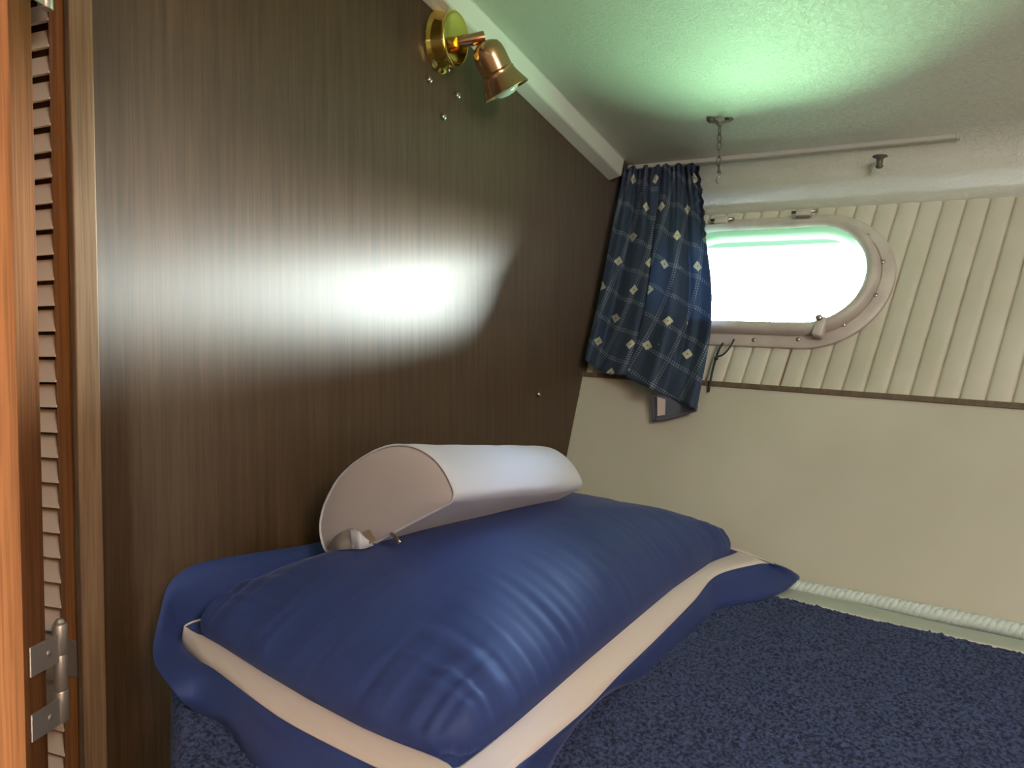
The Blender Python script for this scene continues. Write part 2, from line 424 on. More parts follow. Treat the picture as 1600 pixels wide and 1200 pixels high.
# outer skin of the hull around the port, so no daylight leaks past the boards
bms = bmesh.new()
def sring(e, o, n=96, w=None):
    pts = []
    for i in range(n):
        a = 2*math.pi*i/n; r = hr+e; L_ = hw-hr
        # arc length parametrised stadium
        per = 4*L_+2*math.pi*r; s = i/n*per
        if s < 2*L_: p = (uc-L_+s, vc_-r)
        elif s < 2*L_+math.pi*r: t = (s-2*L_)/r-math.pi/2; p = (uc+L_+r*math.cos(t), vc_+r*math.sin(t))
        elif s < 4*L_+math.pi*r: p = (uc+L_-(s-2*L_-math.pi*r), vc_+r)
        else: t = (s-4*L_-math.pi*r)/r+math.pi/2; p = (uc-L_+r*math.cos(t), vc_+r*math.sin(t))
        if p[1] > vc_ and e > 0: p = (p[0], vc_+(p[1]-vc_)*(hr+e*.7)/(hr+e))    # margin is narrower above the glass
        pts.append(HU(p[0], p[1], o))
    return pts
def sweep(prof, n=120, closed_prof=False, bm=None):
    bm = bm or bmesh.new(); R_ = [[bm.verts.new(tuple(p)) for p in sring(e, o, n)] for e, o in prof]
    m_ = len(R_) if closed_prof else len(R_)-1
    for q in range(m_):
        A, B_ = R_[q], R_[(q+1) % len(R_)]
        for i in range(n): bm.faces.new((A[i], A[(i+1) % n], B_[(i+1) % n], B_[i]))
    return bm
n = 96
inner = [bms.verts.new(tuple(p)) for p in sring(.0, .03, n)]; outer = []
for p in sring(.0, .03, n):
    u, v = huv(p); d = V3(u-uc, v-vc_); d /= max(abs(d[0])/1.3, abs(d[1])/.45); outer.append(bms.verts.new(tuple(HU(uc+d[0], vc_+d[1], .03))))
for i in range(n): bms.faces.new((inner[i], inner[(i+1) % n], outer[(i+1) % n], outer[i]))
obj('wall_hull_skin', bms, M['gel'], smooth=False, kind='structure')
bmx = prism([HU(1.5, -.6, .03), HU(2.6, -.6, .03), HU(2.6, .9, .03), HU(1.5, .9, .03)], nh*.02)
obj('wall_hull_end', bmx, M['gel'], smooth=False, kind='structure')

# ceiling: sloping headliner that rounds down to the hull
hc = loc(HU(.3, .5385, .012)); 
trk = loc(cl(1200, 240))
prof = [(2.7, kc(.9)), (.9, kc(.9)), (trk[1]+.03, kc(trk[1]+.03))]
tgt = (loc(hp(1300, 318))[1], loc(hp(1300, 318))[2])
c0_, k0_ = trk[1]+.03, kc(trk[1]+.03)
for t in np.linspace(0, 1, 12)[1:]:       # quadratic bend
    cx_, kx_ = trk[1]-.065, kc(trk[1]-.065)
    prof.append(((1-t)**2*c0_+2*t*(1-t)*cx_+t*t*(tgt[0]-.004), (1-t)**2*k0_+2*t*(1-t)*kx_+t*t*tgt[1]))
def ceil_hit(x, y):
    rr = ray(x, y); tt = .9
    while tt < 2.5:
        q = loc(rr*tt); cs = [p[0] for p in prof][::-1]; ks = [p[1] for p in prof][::-1]
        if q[2] > np.interp(q[1], cs, ks): return rr*tt
        tt += .001
bmc = bmesh.new(); rows = []
for a in (-1.2, 2.4): rows.append([L(a, c, k) for c, k in prof])
bmc, _ = grid(rows, bmc)
o = obj('ceiling', bmc, M['ceiling'], kind='structure')
md = o.modifiers.new('thickness', 'SOLIDIFY'); md.thickness = .02; md.offset = -1 if False else 1
# the rest of the cabin behind the camera
M['cabin'] = mat('cabin_cream', (.45, .40, .32), .6)
M['sole'] = wood('teak_sole', (.10, .05, .02), (.16, .08, .04), .5)
kt = kc(.9)
for nm_, b_ in (('wall_right', (2.38, 2.42, -.4, 2.72, -.55, kt+.02)), ('wall_back', (-1.22, 2.4, 2.70, 2.74, -.55, kt+.02)), ('wall_locker', (-1.22, -1.18, -.4, 2.72, -.55, kt+.02)),
               ('wall_locker_far', (-1.2, -.02, -.50, -.46, -.55, kt+.02))):
    obj(nm_, frame_box(L, *b_), M['cabin'], smooth=False, kind='structure')
obj('floor', frame_box(L, -1.22, 2.42, -.5, 2.74, -.60, -.55), M['sole'], smooth=False, kind='structure')

# white batten along the top of the bulkhead (L section)
d1 = unit(Vc-Uc)
def bat(t, o, dz): return Uc+d1*t-nb*.03+nb*o+nc*dz-hdir*0
pA = bp(697, 0, .03); drop = (Uc-pA); dropn = -abs(drop@nc)
bmt = bmesh.new(); rows = []
for t in np.linspace(-.9, .53, 40):
    rows.append([bat(t, 0, .005), bat(t, 0, dropn-.004), bat(t, .003, dropn-.006), bat(t, .027, dropn), bat(t, .030, dropn+.002), bat(t, .030, -.001), bat(t, .033, .0), bat(t, .03, .006)])
bmt, vv = grid(rows, bmt, closed=True); bmt.faces.new(vv[0]); bmt.faces.new(vv[-1][::-1])
obj('trim_batten', bmt, M['trimwhite'], smooth=False, kind='structure')

# ------------------------------------------------------------ port window
W = empty('window_1', HU(uc, vc_-hr-.04), None, None, kind='structure')
obj('frame_flange', sweep([(.050, .012), (.050, .004), (.046, .001), (.030, .001), (.026, .006), (.022, .010), (.008, .016)]), M['frame'], W, auto=40)
obj('opening_frame', sweep([(.028, .006), (.027, -.012), (.022, -.018), (.012, -.017), (.006, -.008)]), M['frame'], W, auto=60)
obj('port_reveal', sweep([(.006, -.008), (.001, .004), (-.001, .014), (.0, .031)]), mat('green_lit_reveal', (.035, .060, .045), .5), W, auto=60, label='inner reveal of the port frame, green light put into its colour')  # the frame soffit's green-lit tone is painted into this dark green
bmg = bmesh.new(); f1 = [bmg.verts.new(tuple(p)) for p in sring(.003, .010, 96)]; f2 = [bmg.verts.new(tuple(p)) for p in sring(.003, .014, 96)]
bmg.faces.new(f1); bmg.faces.new(f2[::-1])
for i in range(96): bmg.faces.new((f1[i], f1[(i+1) % 96], f2[(i+1) % 96], f2[i]))
obj('pane', bmg, M['glass'], W, smooth=False)
for x, y in ((1178, 531), (1247, 530), (1318, 507), (1368, 461), (1379, 409), (1355, 368)):
    p = hp(x, y, .001); bm = lathe(p+nh*.001, -nh, [(.0042, 0), (.0042, .001), (.003, .0022), (0, .0026)], 14)
    obj('screw', bm, M['steel'], W)
for x, y in ((1130, 350), (1258, 338)):
    u, v = huv(hp(x, y)); bm = frame_box(HU, u-.014, u+.014, v-.006, v+.009, -.004, -.016, bev=.003)
    hg = obj('hinge_lug', bm, M['frame'], W, auto=40)
    obj('hinge_pin', tube([HU(u-.022, v+.004, -.010), HU(u+.024, v+.004, -.010)], .003, 10), M['steel'], hg)
u, v = huv(hp(1285, 515)); ax = unit(HU(u-.02, v-.03)-HU(u+.004, v+.03))
bm = frame_box(lambda a, c, k: HU(u, v)+unit(vdir+udir*.15)*c+unit(udir-vdir*.15)*a+nh*k, -.009, .009, -.020, .016, -.004, -.024, bev=.004)
lt = obj('latch', bm, M['frame'], W, auto=40)
obj('latch_screw', lathe(HU(u-.002, v+.012, -.023), -nh, [(.006, 0), (.006, .003), (.004, .005), (0, .006)], 14), M['steel'], lt)

# ------------------------------------------------------------ curtain track, curtain
t0, t1 = cl(982, 262, .004), cl(1495, 212, .004)
dt = unit(t1-t0); sd = unit(np.cross(dt, nc))
def TK(a, c, k): return t0+dt*a+sd*c+nc*k
LT = np.linalg.norm(t1-t0)
bm = frame_box(TK, 0, LT, -.004, .004, -.006, .004, bev=.001)
trk_o = obj('curtain_track', bm, M['track'], smooth=False, label='slim white curtain track screwed across the ceiling above the oval port', cat='curtain track')
obj('end_cap', frame_box(TK, LT-.0005, LT+.005, -.0055, .0055, -.007, .004, bev=.0012), M['track'], trk_o, smooth=False)

Cn = empty('curtain', hp(1015, 262, -.03), 'dark blue curtain printed with cream diamonds and dotted lines, gathered beside the port', 'curtain')
leftE = crv([(974, 268), (966, 310), (954, 370), (941, 440), (928, 500), (913, 562)], 60)
rightE = crv([(1092, 262), (1099, 320), (1104, 380), (1112, 450), (1110, 520), (1096, 600)], 60)
hem = [(0, 562), (.18, 582), (.38, 590), (.43, 594), (.60, 608), (.78, 622), (1, 640)]
NS, NT = 150, 90
def hemy(s): return np.interp(s, [h[0] for h in hem], [h[1] for h in hem])
bm = bmesh.new(); uvl = bm.loops.layers.uv.new('UVMap'); vv = []
def ed(E, y):
    ys = [p[1] for p in E]; xs = [p[0] for p in E]
    if y > ys[-1]: return xs[-1]+(y-ys[-1])*(xs[-1]-xs[-6])/(ys[-1]-ys[-6])
    return float(np.interp(y, ys, xs))
uvs = {}
for j in range(NT+1):
    t = j/NT; rowv = []
    for i in range(NS+1):
        s = i/NS; ytop = 262-6*s+3*math.sin(s*40); 
        amt = min(1, max(0, (t-.06)/.25)); f1, w1 = .50-.13*t, .085*amt
        if s < .46: xn = s/.46*(f1+w1); yb = 586
        elif s < .53: xn = f1+w1-(s-.46)/.07*w1; yb = 590
        else: xn = f1+(s-.53)/.47*(1-f1); yb = 1e9
        y = ytop+(min(hemy(xn), yb)-ytop)*t; xl, xr = ed(leftE, y), ed(rightE, y)
        x = xl+(xr-xl)*xn
        g = math.exp(-t*9)
        ph = s*2*math.pi*3.3+.9*math.sin(s*5+1.2*t)+t*.8
        fold = .017*math.sin(ph)+.007*math.sin(ph*2.1+1.3+t*1.5)
        deep = 0
        edge = .006*math.exp(-((s-.88)/.03)**2)
        gath = g*(.0065*math.sin(s*2*math.pi*15+2*math.sin(s*9))+.003*math.sin(s*97))
        ruf = .004*math.sin(t*2*math.pi*22)*math.exp(-((s-1)/.10)**2)*math.exp(-((t-.12)/.10)**2)
        sag = .012*math.sin(math.pi*min(1, t*1.0))
        off = -.034-sag-(fold*(.45+.55*t))+deep*-1*1.1-gath-edge-ruf
        def ss(x_): x_ = min(1, max(0, x_)); return x_*x_*(3-2*x_)
        off += amt*(.010*ss((s-.25)/.2)*(1-ss((s-.46)/.07))-.020*ss((s-.47)/.05)*(1-ss((s-.56)/.4)))      # the right fall laps over the left one
        off += .022*ss((s-.80)/.04)*min(1, t*2)*(1-ss((t-.75)/.2))              # leading edge turns back towards the glass
        off = min(off, -.012)
        rowv.append(hp(x+(1.5*math.sin(t*2*math.pi*22) if s > .9 and t < .3 else 0), y, off))
        uvs[(j, i)] = (s*.30, t*.44*(1+.12*s))
    vv.append([bm.verts.new(tuple(p)) for p in rowv])
for j in range(NT):
    for i in range(NS):
        f = bm.faces.new((vv[j][i], vv[j][i+1], vv[j+1][i+1], vv[j+1][i]))
        for lp, kx in zip(f.loops, ((j, i), (j, i+1), (j+1, i+1), (j+1, i))): lp[uvl].uv = uvs[kx]
solidify(obj('cloth', bm, M['curtain'], Cn), .0012)
# turned-up back of the hem at the lower right corner
A = [hp(1020, 614, -.030), hp(1048, 622, -.028), hp(1072, 630, -.026), hp(1091, 636, -.030)]
Bq = [hp(1021, 657, -.016), hp(1048, 652, -.020), hp(1072, 645, -.024), hp(1088, 641, -.030)]
bm = bmesh.new(); rows = []
for t in np.linspace(0, 1, 8): rows.append([crv([a*(1-t)+b*t for a, b in zip(A, Bq)], 16)[i] for i in range(16)])
bm, _ = grid(rows, bm)
hb_ = solidify(obj('hem_back', bm, M['lining'], Cn, label='unlined dark back of the curtain hem'), .001)
bm = tube(crv([A[0], (A[0]+Bq[0])/2, Bq[0]], 8), .0024, 8); tube(crv([Bq[0], Bq[1], Bq[2], Bq[3]], 12), .0026, 8, bm)
obj('hem_edge', bm, M['lining'], hb_)
bm, _ = grid([[hp(1027, 620, -.034), hp(1040, 624, -.034)], [hp(1027, 650, -.022), hp(1039, 648, -.024)]])
solidify(obj('hem_tape', bm, M['stripe'], hb_, smooth=False, label='pale strip on the inside of the hem'), .0006)

# cord hanging at the lower left of the port
bm = tube(crv([hp(1107, 612, -.006), hp(1112, 585, -.008), hp(1118, 562, -.010), hp(1124, 545, -.014), hp(1130, 536, -.014)], 20), .0022, 8)
tube(crv([hp(1119, 558, -.012), hp(1130, 554, -.014), hp(1140, 543, -.016), hp(1147, 530, -.014)], 16), .0016, 8, bm)
cordo = obj('cord', bm, M['cord'], label='short black cord tied below the oval port beside the curtain', cat='cord')
obj('knot', lathe(hp(1119, 560, -.012), nh, [(0, -.004), (.0035, -.002), (.004, 0), (.0035, .002), (0, .004)], 12), M['cord'], cordo)

# ------------------------------------------------------------ ceiling chain and stud
Pc = cl(1125, 186, 0)
CH = empty('hook_chain', Pc, 'short tarnished chain with open end hook hanging from a ceiling eye plate', 'chain')
ex = unit(udir+.25*bdir)
bm = bmesh.new()
for s in (-1, 1):
    q = Pc+ex*s*.016-nc*.004+(-nc*0 if s < 0 else nc*.001)
    lathe(q+nc*.004, -nc, [(0, 0), (.0075, 0), (.0078, .002), (.005, .0042), (0, .0048)], 18, bm)
tube(crv([Pc+ex*-.018-nc*.004, Pc+ex*-.006-nc*.005, Pc-nc*.012, Pc+ex*.007-nc*.007, Pc+ex*.019-nc*.004], 16), .0028, 8, bm)
obj('eye_plate', bm, M['chain'], CH)
def loop(cen, axl, axw, hl, hw_, r, n=22):
    pts = []
    for i in range(n):
        t = 2*math.pi*i/n; pts.append(cen+axl*hl*math.cos(t)+axw*hw_*math.sin(t)*(1-.45*abs(math.cos(t))**3*0))
    return tube(pts, r, 6, closed=True)
dn = V3(-.015, 0, -1); dn = unit(dn); e1 = unit(np.cross(dn, V3(.3, 1, 0))); e2 = np.cross(dn, e1)
z = .012
for i in range(6):
    a = i*R(75)+.4; wv = e1*math.cos(a)+e2*math.sin(a)
    bm = loop(Pc+dn*(z+.0085), dn, wv, .0088, .0042, .0011); obj('link', bm, M['chain'], CH); z += .0140
hk = Pc+dn*z
bm = tube(crv([hk+dn*-.002-e1*.004, hk-dn*.004, hk+e1*.004, hk+dn*.006+e1*.003, hk+dn*.010-e1*.003, hk+dn*.016-e1*.005, hk+dn*.021-e1*.001], 26), .0011, 8)
obj('end_hook', bm, M['chain'], CH)
ps = cl(1375, 245, 0)
ps = ceil_hit(1375, 245)
ST = obj('ceiling_stud', lathe(ps+nc*.001, V3(-.05, 0, -1), [(0, -.001), (.012, -.001), (.0125, .001), (.008, .003), (.0055, .005), (.005, .014), (.0062, .016), (.0062, .019), (.004, .021), (0, .0215)], 24), M['chain'],
         label='small metal stud sticking down from the ceiling right of the chain', cat='stud')

# ------------------------------------------------------------ reading lamp
Lb = bp(686, 67, 0); nbv = nb
LP = empty('reading_lamp', Lb, 'small brass reading lamp on the dark wooden wall under the ceiling trim', 'wall lamp')
ax = unit(nb+V3(0, 0, -.05))
obj('wall_plate', lathe(Lb, ax, [(0, .0), (.046, .0), (.048, .003), (.0465, .007), (.0430, .009), (.0422, .012), (.0418, .028), (.0422, .031), (.0420, .034), (.039, .0365), (.036, .0365), (.033, .0350), (0, .0350)], 48), M['brass'], LP, auto=50).scale = (1, .74, 1)
pj = Lb+ax*.030
arm_end = bp(753, 59, .062)
obj('swivel_arm', lathe(bp(716, 66, .034), arm_end-bp(716, 66, .034), [(0, 0), (.0075, 0), (.0085, .006), (.0095, .010), (.0095, np.linalg.norm(arm_end-bp(712, 66, .03))), (.0065, np.linalg.norm(arm_end-bp(712, 66, .03))+.0005), (.006, np.linalg.norm(arm_end-bp(712, 66, .03))-.006), (0, np.linalg.norm(arm_end-bp(712, 66, .03))-.006)], 20), M['copper'], LP, auto=50)
j0 = bp(761, 78, .070); j1 = bp(790, 143, .078)
axs = unit(j1-j0); LS = np.linalg.norm(j1-j0)
axs = unit(axs+turn(V3(0, -.16, 0)))
sh = lathe(j0, axs, [(0, -.012), (.012, -.0115), (.021, -.006), (.0245, .002), (.0255, .012), (.0258, LS*.52), (.0278, LS*.54), (.0268, LS*.58), (.0285, LS*.66), (.033, LS*.82), (.0385, LS*1.0), (.0375, LS*1.01), (.032, LS*.84), (.027, LS*.66), (.024, LS*.5), (0, LS*.45)], 48)
shade = obj('lamp_shade', sh, M['copper'], LP, auto=50)
obj('bulb', lathe(j0, axs, [(0, LS*.5), (.012, LS*.55), (.020, LS*.72), (.023, LS*.9), (.020, LS*1.02), (.011, LS*1.10), (0, LS*1.12)], 32), M['bulb'], shade)
obj('switch', lathe(Lb+ax*.020+V3(0, 0, -.039), V3(.1, 0, -1), [(0, 0), (.003, 0), (.003, .008), (.0015, .012), (0, .0125)], 12), M['steel'], LP)

for (x, y), lb in (((670, 125), 'small metal screw in the wood below the lamp, upper left of three'), ((714, 150), 'small metal screw in the wood below the lamp, rightmost of three'),
                   ((692, 183), 'small metal screw in the wood below the lamp, lowest of three'), ((841, 616), 'lone small screw in the dark wood above the white bolster'),
                   ((906, 617), 'small screw at the edge of the dark wood beside the cream panel')):
    p = bp(x, y, 0); r = .0058
    if x == 906: r = .004
    bm = lathe(p-nb*.001, nb+V3(0, 0, -.1), [(0, 0), (r, 0), (r, .002), (r*.8, .005), (r*.4, .0066), (0, .007)], 20)
    so = obj('screw', bm, M['steel'], label=lb, cat='screw', group='screws in the wooden bulkhead')

# ------------------------------------------------------------ door post, louvred door, open door leaf
ZB, ZT = -.86, 1.0
def plan(x, d): return turn(V3((x-800)/F*d, d))
# post stands proud of the bulkhead
pr = bp(156, 555, .012)[:2]; pl = bp(119, 555, .012)[:2]
zlo = lambda: None
bm = vbox(pl, pr, .0115, ZB, ZT, bev=.0015, side=1)
obj('trim_post', bm, M['post'], smooth=False, kind='structure')
# louvred panel beyond
dB = turn(unit(V3(-.927, .375))); pB = plan(121, .780)
D1 = empty('door_1', (*pB, ZB), None, None, kind='structure')
sB = .034
bm = vbox(pB+dB*sB, pB, .022, ZB, ZT, bev=.004, side=1)
obj('stile', bm, M['teak'], D1, auto=40)
nB = V3(dB[1], -dB[0]); nB = nB if nB@pB < 0 else -nB     # towards camera
bm = bmesh.new(); p0 = pB+dB*(sB-.003); p1 = pB+dB*.32; pitchz = .0262
zk = -.84
while zk < .8:
    q = []
    hexa(bm, [(*(p+nB*off), zk+dz) for off, dz in ((.003, 0), ) for p in ()] or
         [(*(p0+nB*.001), zk), (*(p1+nB*.001), zk), (*(p1-nB*.003), zk), (*(p0-nB*.003), zk),
          (*(p0-nB*.010), zk+pitchz*.88), (*(p1-nB*.010), zk+pitchz*.88), (*(p1-nB*.014), zk+pitchz*.88), (*(p0-nB*.014), zk+pitchz*.88)])
    zk += pitchz
obj('louvres', bm, M['louver'], D1, smooth=False, label='pale horizontal louvres')
bm = vbox(pB+dB*.36, pB+dB*.32, .022, ZB, ZT, bev=.003)
obj('stile', bm, M['teak'], D1, auto=40)
bm = frame_box(lambda a, c, k: V3(*(pB+dB*a-nB*c), k), .03, .33, -.0, .02, ZT-.16, ZT)
obj('slot_shade_board', vbox(pB+dB*.36-nB*.0185, pB+dB*.006-nB*.0185, .003, ZB, ZT), M['sole'], D1, smooth=False)  # dark board added so the louvre slots look shaded
obj('top_rail', bm, M['teak'], D1, smooth=False)
# open leaf with its thick edge towards the berth
qa, qb = plan(26, .694), plan(62, .730)
D2 = empty('door_2', (*qa, ZB), None, None, kind='structure')
far = qb; left = qa+turn(V3(-.5, -.02)); leftf = qb+turn(V3(-.5, -.02))
t = bmesh.new(); hexa(t, [(*p, z_) for z_ in (ZB, ZT) for p in (left, qa, far, leftf)])
bmesh.ops.bevel(t, geom=t.edges[:], offset=.0012, segments=2, profile=.5, affect='EDGES')
obj('leaf', t, M['mahogany'], D2, auto=30)
# hinges: knuckle barrel and two leaves each
def pix(x, y, d): r = ray(x, y); return r*(d/(-r[0]*sy_+r[1]*cy_))
de = unit(V3(*(qb-qa), 0)); ne = V3(de[1], -de[0], 0)
for (yt, yb, nm2) in ((975, 1130, 'lower'), (-165, 18, 'upper')):
    zt, zb = pix(80, yt, .742)[2], pix(80, yb, .742)[2]; Hh = zt-zb
    bx = plan(84, .742)
    hb = bmesh.new()
    segs = [(0, .30, .0068), (.305, .66, .0062), (.665, .98, .0066)]
    for a, b_, r in segs:
        lathe(V3(*bx, zt-Hh*b_), V3(0, 0, 1), [(0, 0), (r*.9, 0), (r, .001), (r, Hh*(b_-a)-.001), (r*.9, Hh*(b_-a)), (0, Hh*(b_-a))], 20, hb)
    lathe(V3(*bx, zt), V3(0, 0, 1), [(.004, -.001), (.005, .002), (.003, .005), (0, .0055)], 16, hb)
    H = obj('hinge', hb, M['hinge'], D2, auto=40, label='steel hinge knuckle')
    w0 = qa+(qb-qa)*.25
    for (za, zc) in (((.08, .36), (.72, .98)) if nm2 == 'lower' else ((.3, .5), (.72, .97))):
        p0 = V3(*(qa+(qb-qa)*.18), 0)+ne*.0008; p1 = V3(*bx, 0)
        bmh = bmesh.new(); p1 = p1+ne*.001
        nn = unit(np.cross(p1-p0, V3(0, 0, 1)))*.002
        hexa(bmh, [p0+V3(0, 0, zt-Hh*zc), p1+V3(0, 0, zt-Hh*zc), p1+nn+V3(0, 0, zt-Hh*zc), p0+nn+V3(0, 0, zt-Hh*zc),
                   p0+V3(0, 0, zt-Hh*za), p1+V3(0, 0, zt-Hh*za), p1+nn+V3(0, 0, zt-Hh*za), p0+nn+V3(0, 0, zt-Hh*za)])
        obj('hinge_leaf', bmh, M['hinge'], H, smooth=False)
        q = (p0*.45+p1*.55)+V3(0, 0, zt-Hh*(za+zc)/2)
        obj('hinge_screw', lathe(q+ne*.001, ne, [(0, 0), (.0035, 0), (.003, .0015), (0, .002)], 12), M['hinge'], H)
    # leaf on the louvred side
    g0 = V3(*(pB+dB*.030+nB*.001), 0); g1 = V3(*(pB+dB*.006+nB*.001), 0)
    bmh = bmesh.new(); nn = V3(*nB, 0)*.002
    za, zc = .32, .70
    hexa(bmh, [g0+V3(0, 0, zt-Hh*zc), g1+V3(0, 0, zt-Hh*zc), g1+nn+V3(0, 0, zt-Hh*zc), g0+nn+V3(0, 0, zt-Hh*zc),
               g0+V3(0, 0, zt-Hh*za), g1+V3(0, 0, zt-Hh*za), g1+nn+V3(0, 0, zt-Hh*za), g0+nn+V3(0, 0, zt-Hh*za)])
    obj('hinge_leaf', bmh, M['hinge'], H, smooth=False)

# ------------------------------------------------------------ berth, mattress, terry cover
obj('berth_base', prism([L(.040, .24, -.54), L(1.4, .24, -.54), L(1.4, 1.05, -.54), L(.6, 1.05, -.54), L(.040, .76, -.54)], nm*.405), M['sole'], smooth=False, label='boxed berth platform beneath the mattress', cat='berth')
def cNear(a): return .833+.59*(min(a, .6)-.127)
def cFar(a): return .016
MA = empty('mattress', L(1, .5, -.13), 'thin pale green berth mattress edged with twisted white piping along the cream hull panel', 'mattress')
bm = bmesh.new(); As = [.012]+list(np.linspace(.05, 1.45, 60))
rows = []
for a in As:
    f, g = cFar(a), cNear(a)
    rows.append([L(a, f+.052, -.13), L(a, f+.026, -.06), L(a, f+.004, -.010), L(a, f+.012, -.004), L(a, g-.012, -.004), L(a, g, -.014), L(a, g+.002, -.06), L(a, g, -.13)])
bm, vv = grid(rows, bm, closed=True); bm.faces.new(vv[0]); bm.faces.new(vv[-1][::-1])
obj('pad', bm, M['mat_side'], MA)
# twisted piping: three-start rope
bm = bmesh.new(); pts = []; nA = 900
for sidx in range(3):
    pts = []
    for i in range(nA):
        a = .03+1.5*i/nA; wob = .003*math.sin(a*14+1)+.002*math.sin(a*31); th = a*2*math.pi/.024+sidx*2*math.pi/3
        pts.append(L(a, cFar(a)+.016+wob+.0052*math.cos(th), .006+.0052*math.sin(th)+.002*math.sin(a*11)))
    tube(pts, .0072, 6, bm)
obj('piping', bm, M['rope'], MA, label='twisted white piping')
bm = bmesh.new(); rows = []
for i in range(200):
    a = .03+1.6*i/199; f = cFar(a)+.028; w = .056+.005*math.sin(a*16+.4)
    rows.append([L(a, f, .002), L(a, f+w*.3, .0052+.0018*math.sin(a*26)), L(a, f+w*.65, .0045+.0012*math.sin(a*37+1)), L(a, f+w+.015, .001)])
bm, _ = grid(rows, bm); solidify(obj('edge_binding', bm, M['mat_side'], MA), .0015)
TC = empty('terry_cover', L(1, .5, .0), 'navy blue looped terry cover spread over the mattress under the pillow', 'bed cover')
def cT(a): return .110+.003*math.sin(a*9)-.06*max(0, a-.62)
bm = bmesh.new(); rows = []
na, ncn = 420, 330
for i in range(na):
    a = .02+1.15*i/(na-1); f = cT(a)+.0012*noise.noise(Vector((a*260, 0, 3))); g = cNear(a)+.006
    r_ = []
    for j in range(ncn):
        c = f+(g-f)*j/(ncn-1); P = L(a, c, 0)
        q = Vector((a*190, c*190, 0)); h_ = noise.noise(q)*.0030+noise.noise(q*2.1+Vector((3,1,4)))*.0024+noise.noise(Vector((a*14, c*14, 5)))*.0025
        ee = min(1, (j/4.0)); k = .004+.005*ee+h_*ee
        r_.append(L(a, c, k))
    P = r_[-1]; r_.append(L(a, g+.010, -.004)); r_.append(L(a, g+.012, -.05)); r_.append(L(a, g+.011, -.11))
    rows.append(r_)
bm, _ = grid(rows, bm)
obj('pile', bm, M['terry'], TC, kind='stuff')
bm = bmesh.new(); rows = []
for i in range(260):
    a = .02+1.15*i/259; f = cT(a)-.0045+.0008*math.sin(a*300)
    rows.append([L(a, f-.002, .0025), L(a, f, .0058), L(a, f+.005, .0062), L(a, f+.009, .003)])
bm, _ = grid(rows, bm); obj('selvedge', bm, M['edge'], TC, label='thin pale woven edge')

# ------------------------------------------------------------ big blue pillow
PL = empty('pillow', L(.26, .43, .01), 'large plump navy blue pillow with a cream banded border lying on the berth', 'pillow')
cNL, cN_, cFR, cFL = V3(.055, .795), V3(.452, .792), V3(.418, .068), V3(.05, .065)
SR = [(.013, .399), (.155, .386), (.306, .396), (.449, .413), (.566, .427), (.664, .440), (.753, .452)]   # long seam, (c, a)
SN = [(.059, .795), (.122, .799), (.205, .809), (.281, .816), (.352, .819), (.434, .816)]                    # short near seam, (a, c)
def body(s, t, top):         # s across (bulkhead->room), t along (far->near)
    c = .058+(.790-.058)*t; a = .05+(.448-.05)*s
    aR = float(np.interp(c, [q[0] for q in SR], [q[1] for q in SR]))-.004; cN = float(np.interp(a, [q[0] for q in SN], [q[1] for q in SN]))-.004
    a = .05+(aR-.05)*s; c = .058+(cN-.058)*t
    P = V3(a, c)
    x1, y1 = abs(2*s-1), abs(2*t-1)
    d = min(1, (x1**12+y1**14)**(1/13)); prof = (1-d**2.5)**.43
    es, et = 4*s*(1-s), 4*t*(1-t)
    prof = min(prof, 1)*(.90+.10*(es*et)**.5)
    # the stuffing bulges a little past the seam
    bl = 4*prof*(1-prof)*(.009 if top else .003)
    w1, w2 = x1**4, y1**4
    P = P+V3((1 if s > .5 else -1)*bl*w1*(.6 if s > .5 else .2), (1 if t > .5 else -1)*bl*w2)
    H = .080+.014*math.sin(math.pi*min(1, max(0, (1-t)*.9)))
    k = .050
    if top:
        x = P[0]; y = P[1]
        ds = min(s, 1-s)*.41; dt_ = min(t, 1-t)*.73
        pk = 0       # puckers radiating from the seam
        for f_, am in ((62, 1), (120, .45)):
            pk += am*.0046*math.exp(-ds/.042)*(1-math.exp(-ds/.006))*noise.noise(Vector((y*f_+3*ds, ds*6, 1.7+f_)))*1.6
            pk += am*.0048*math.exp(-dt_/.052)*(1-math.exp(-dt_/.006))*noise.noise(Vector((x*f_*1.1+3*dt_, dt_*6, 7.7+f_)))*1.6
        lo = .005*noise.noise(Vector((x*9, y*6, 2)))*prof
        k += H*prof+pk+lo
    else:
        k -= .044*prof**.7
    return L(P[0], P[1], k), P, prof
n1_, n2_ = 150, 240
def sm(x): return .5-.5*math.cos(math.pi*x)          # denser samples at the seams
bm = bmesh.new(); topv = [[None]*(n2_+1) for _ in range(n1_+1)]; botv = [[None]*(n2_+1) for _ in range(n1_+1)]
for i in range(n1_+1):
    for j in range(n2_+1):
        s, t = sm(i/n1_), sm(j/n2_)
        topv[i][j] = bm.verts.new(tuple(body(s, t, True)[0]))
        if i in (0, n1_) or j in (0, n2_): botv[i][j] = topv[i][j]
        else: botv[i][j] = bm.verts.new(tuple(body(s, t, False)[0]))
for i in range(n1_):
    for j in range(n2_):
        bm.faces.new((topv[i][j], topv[i+1][j], topv[i+1][j+1], topv[i][j+1]))
        bm.faces.new((botv[i][j], botv[i][j+1], botv[i+1][j+1], botv[i+1][j]))
obj('pillow_body', bm, M['navy'], PL)
# border: stations round the seam (P0 seam, P1 outer edge of cream band, P2 outer edge of blue flange)
def seam(s, t): return body(s, t, True)[0]
S = []
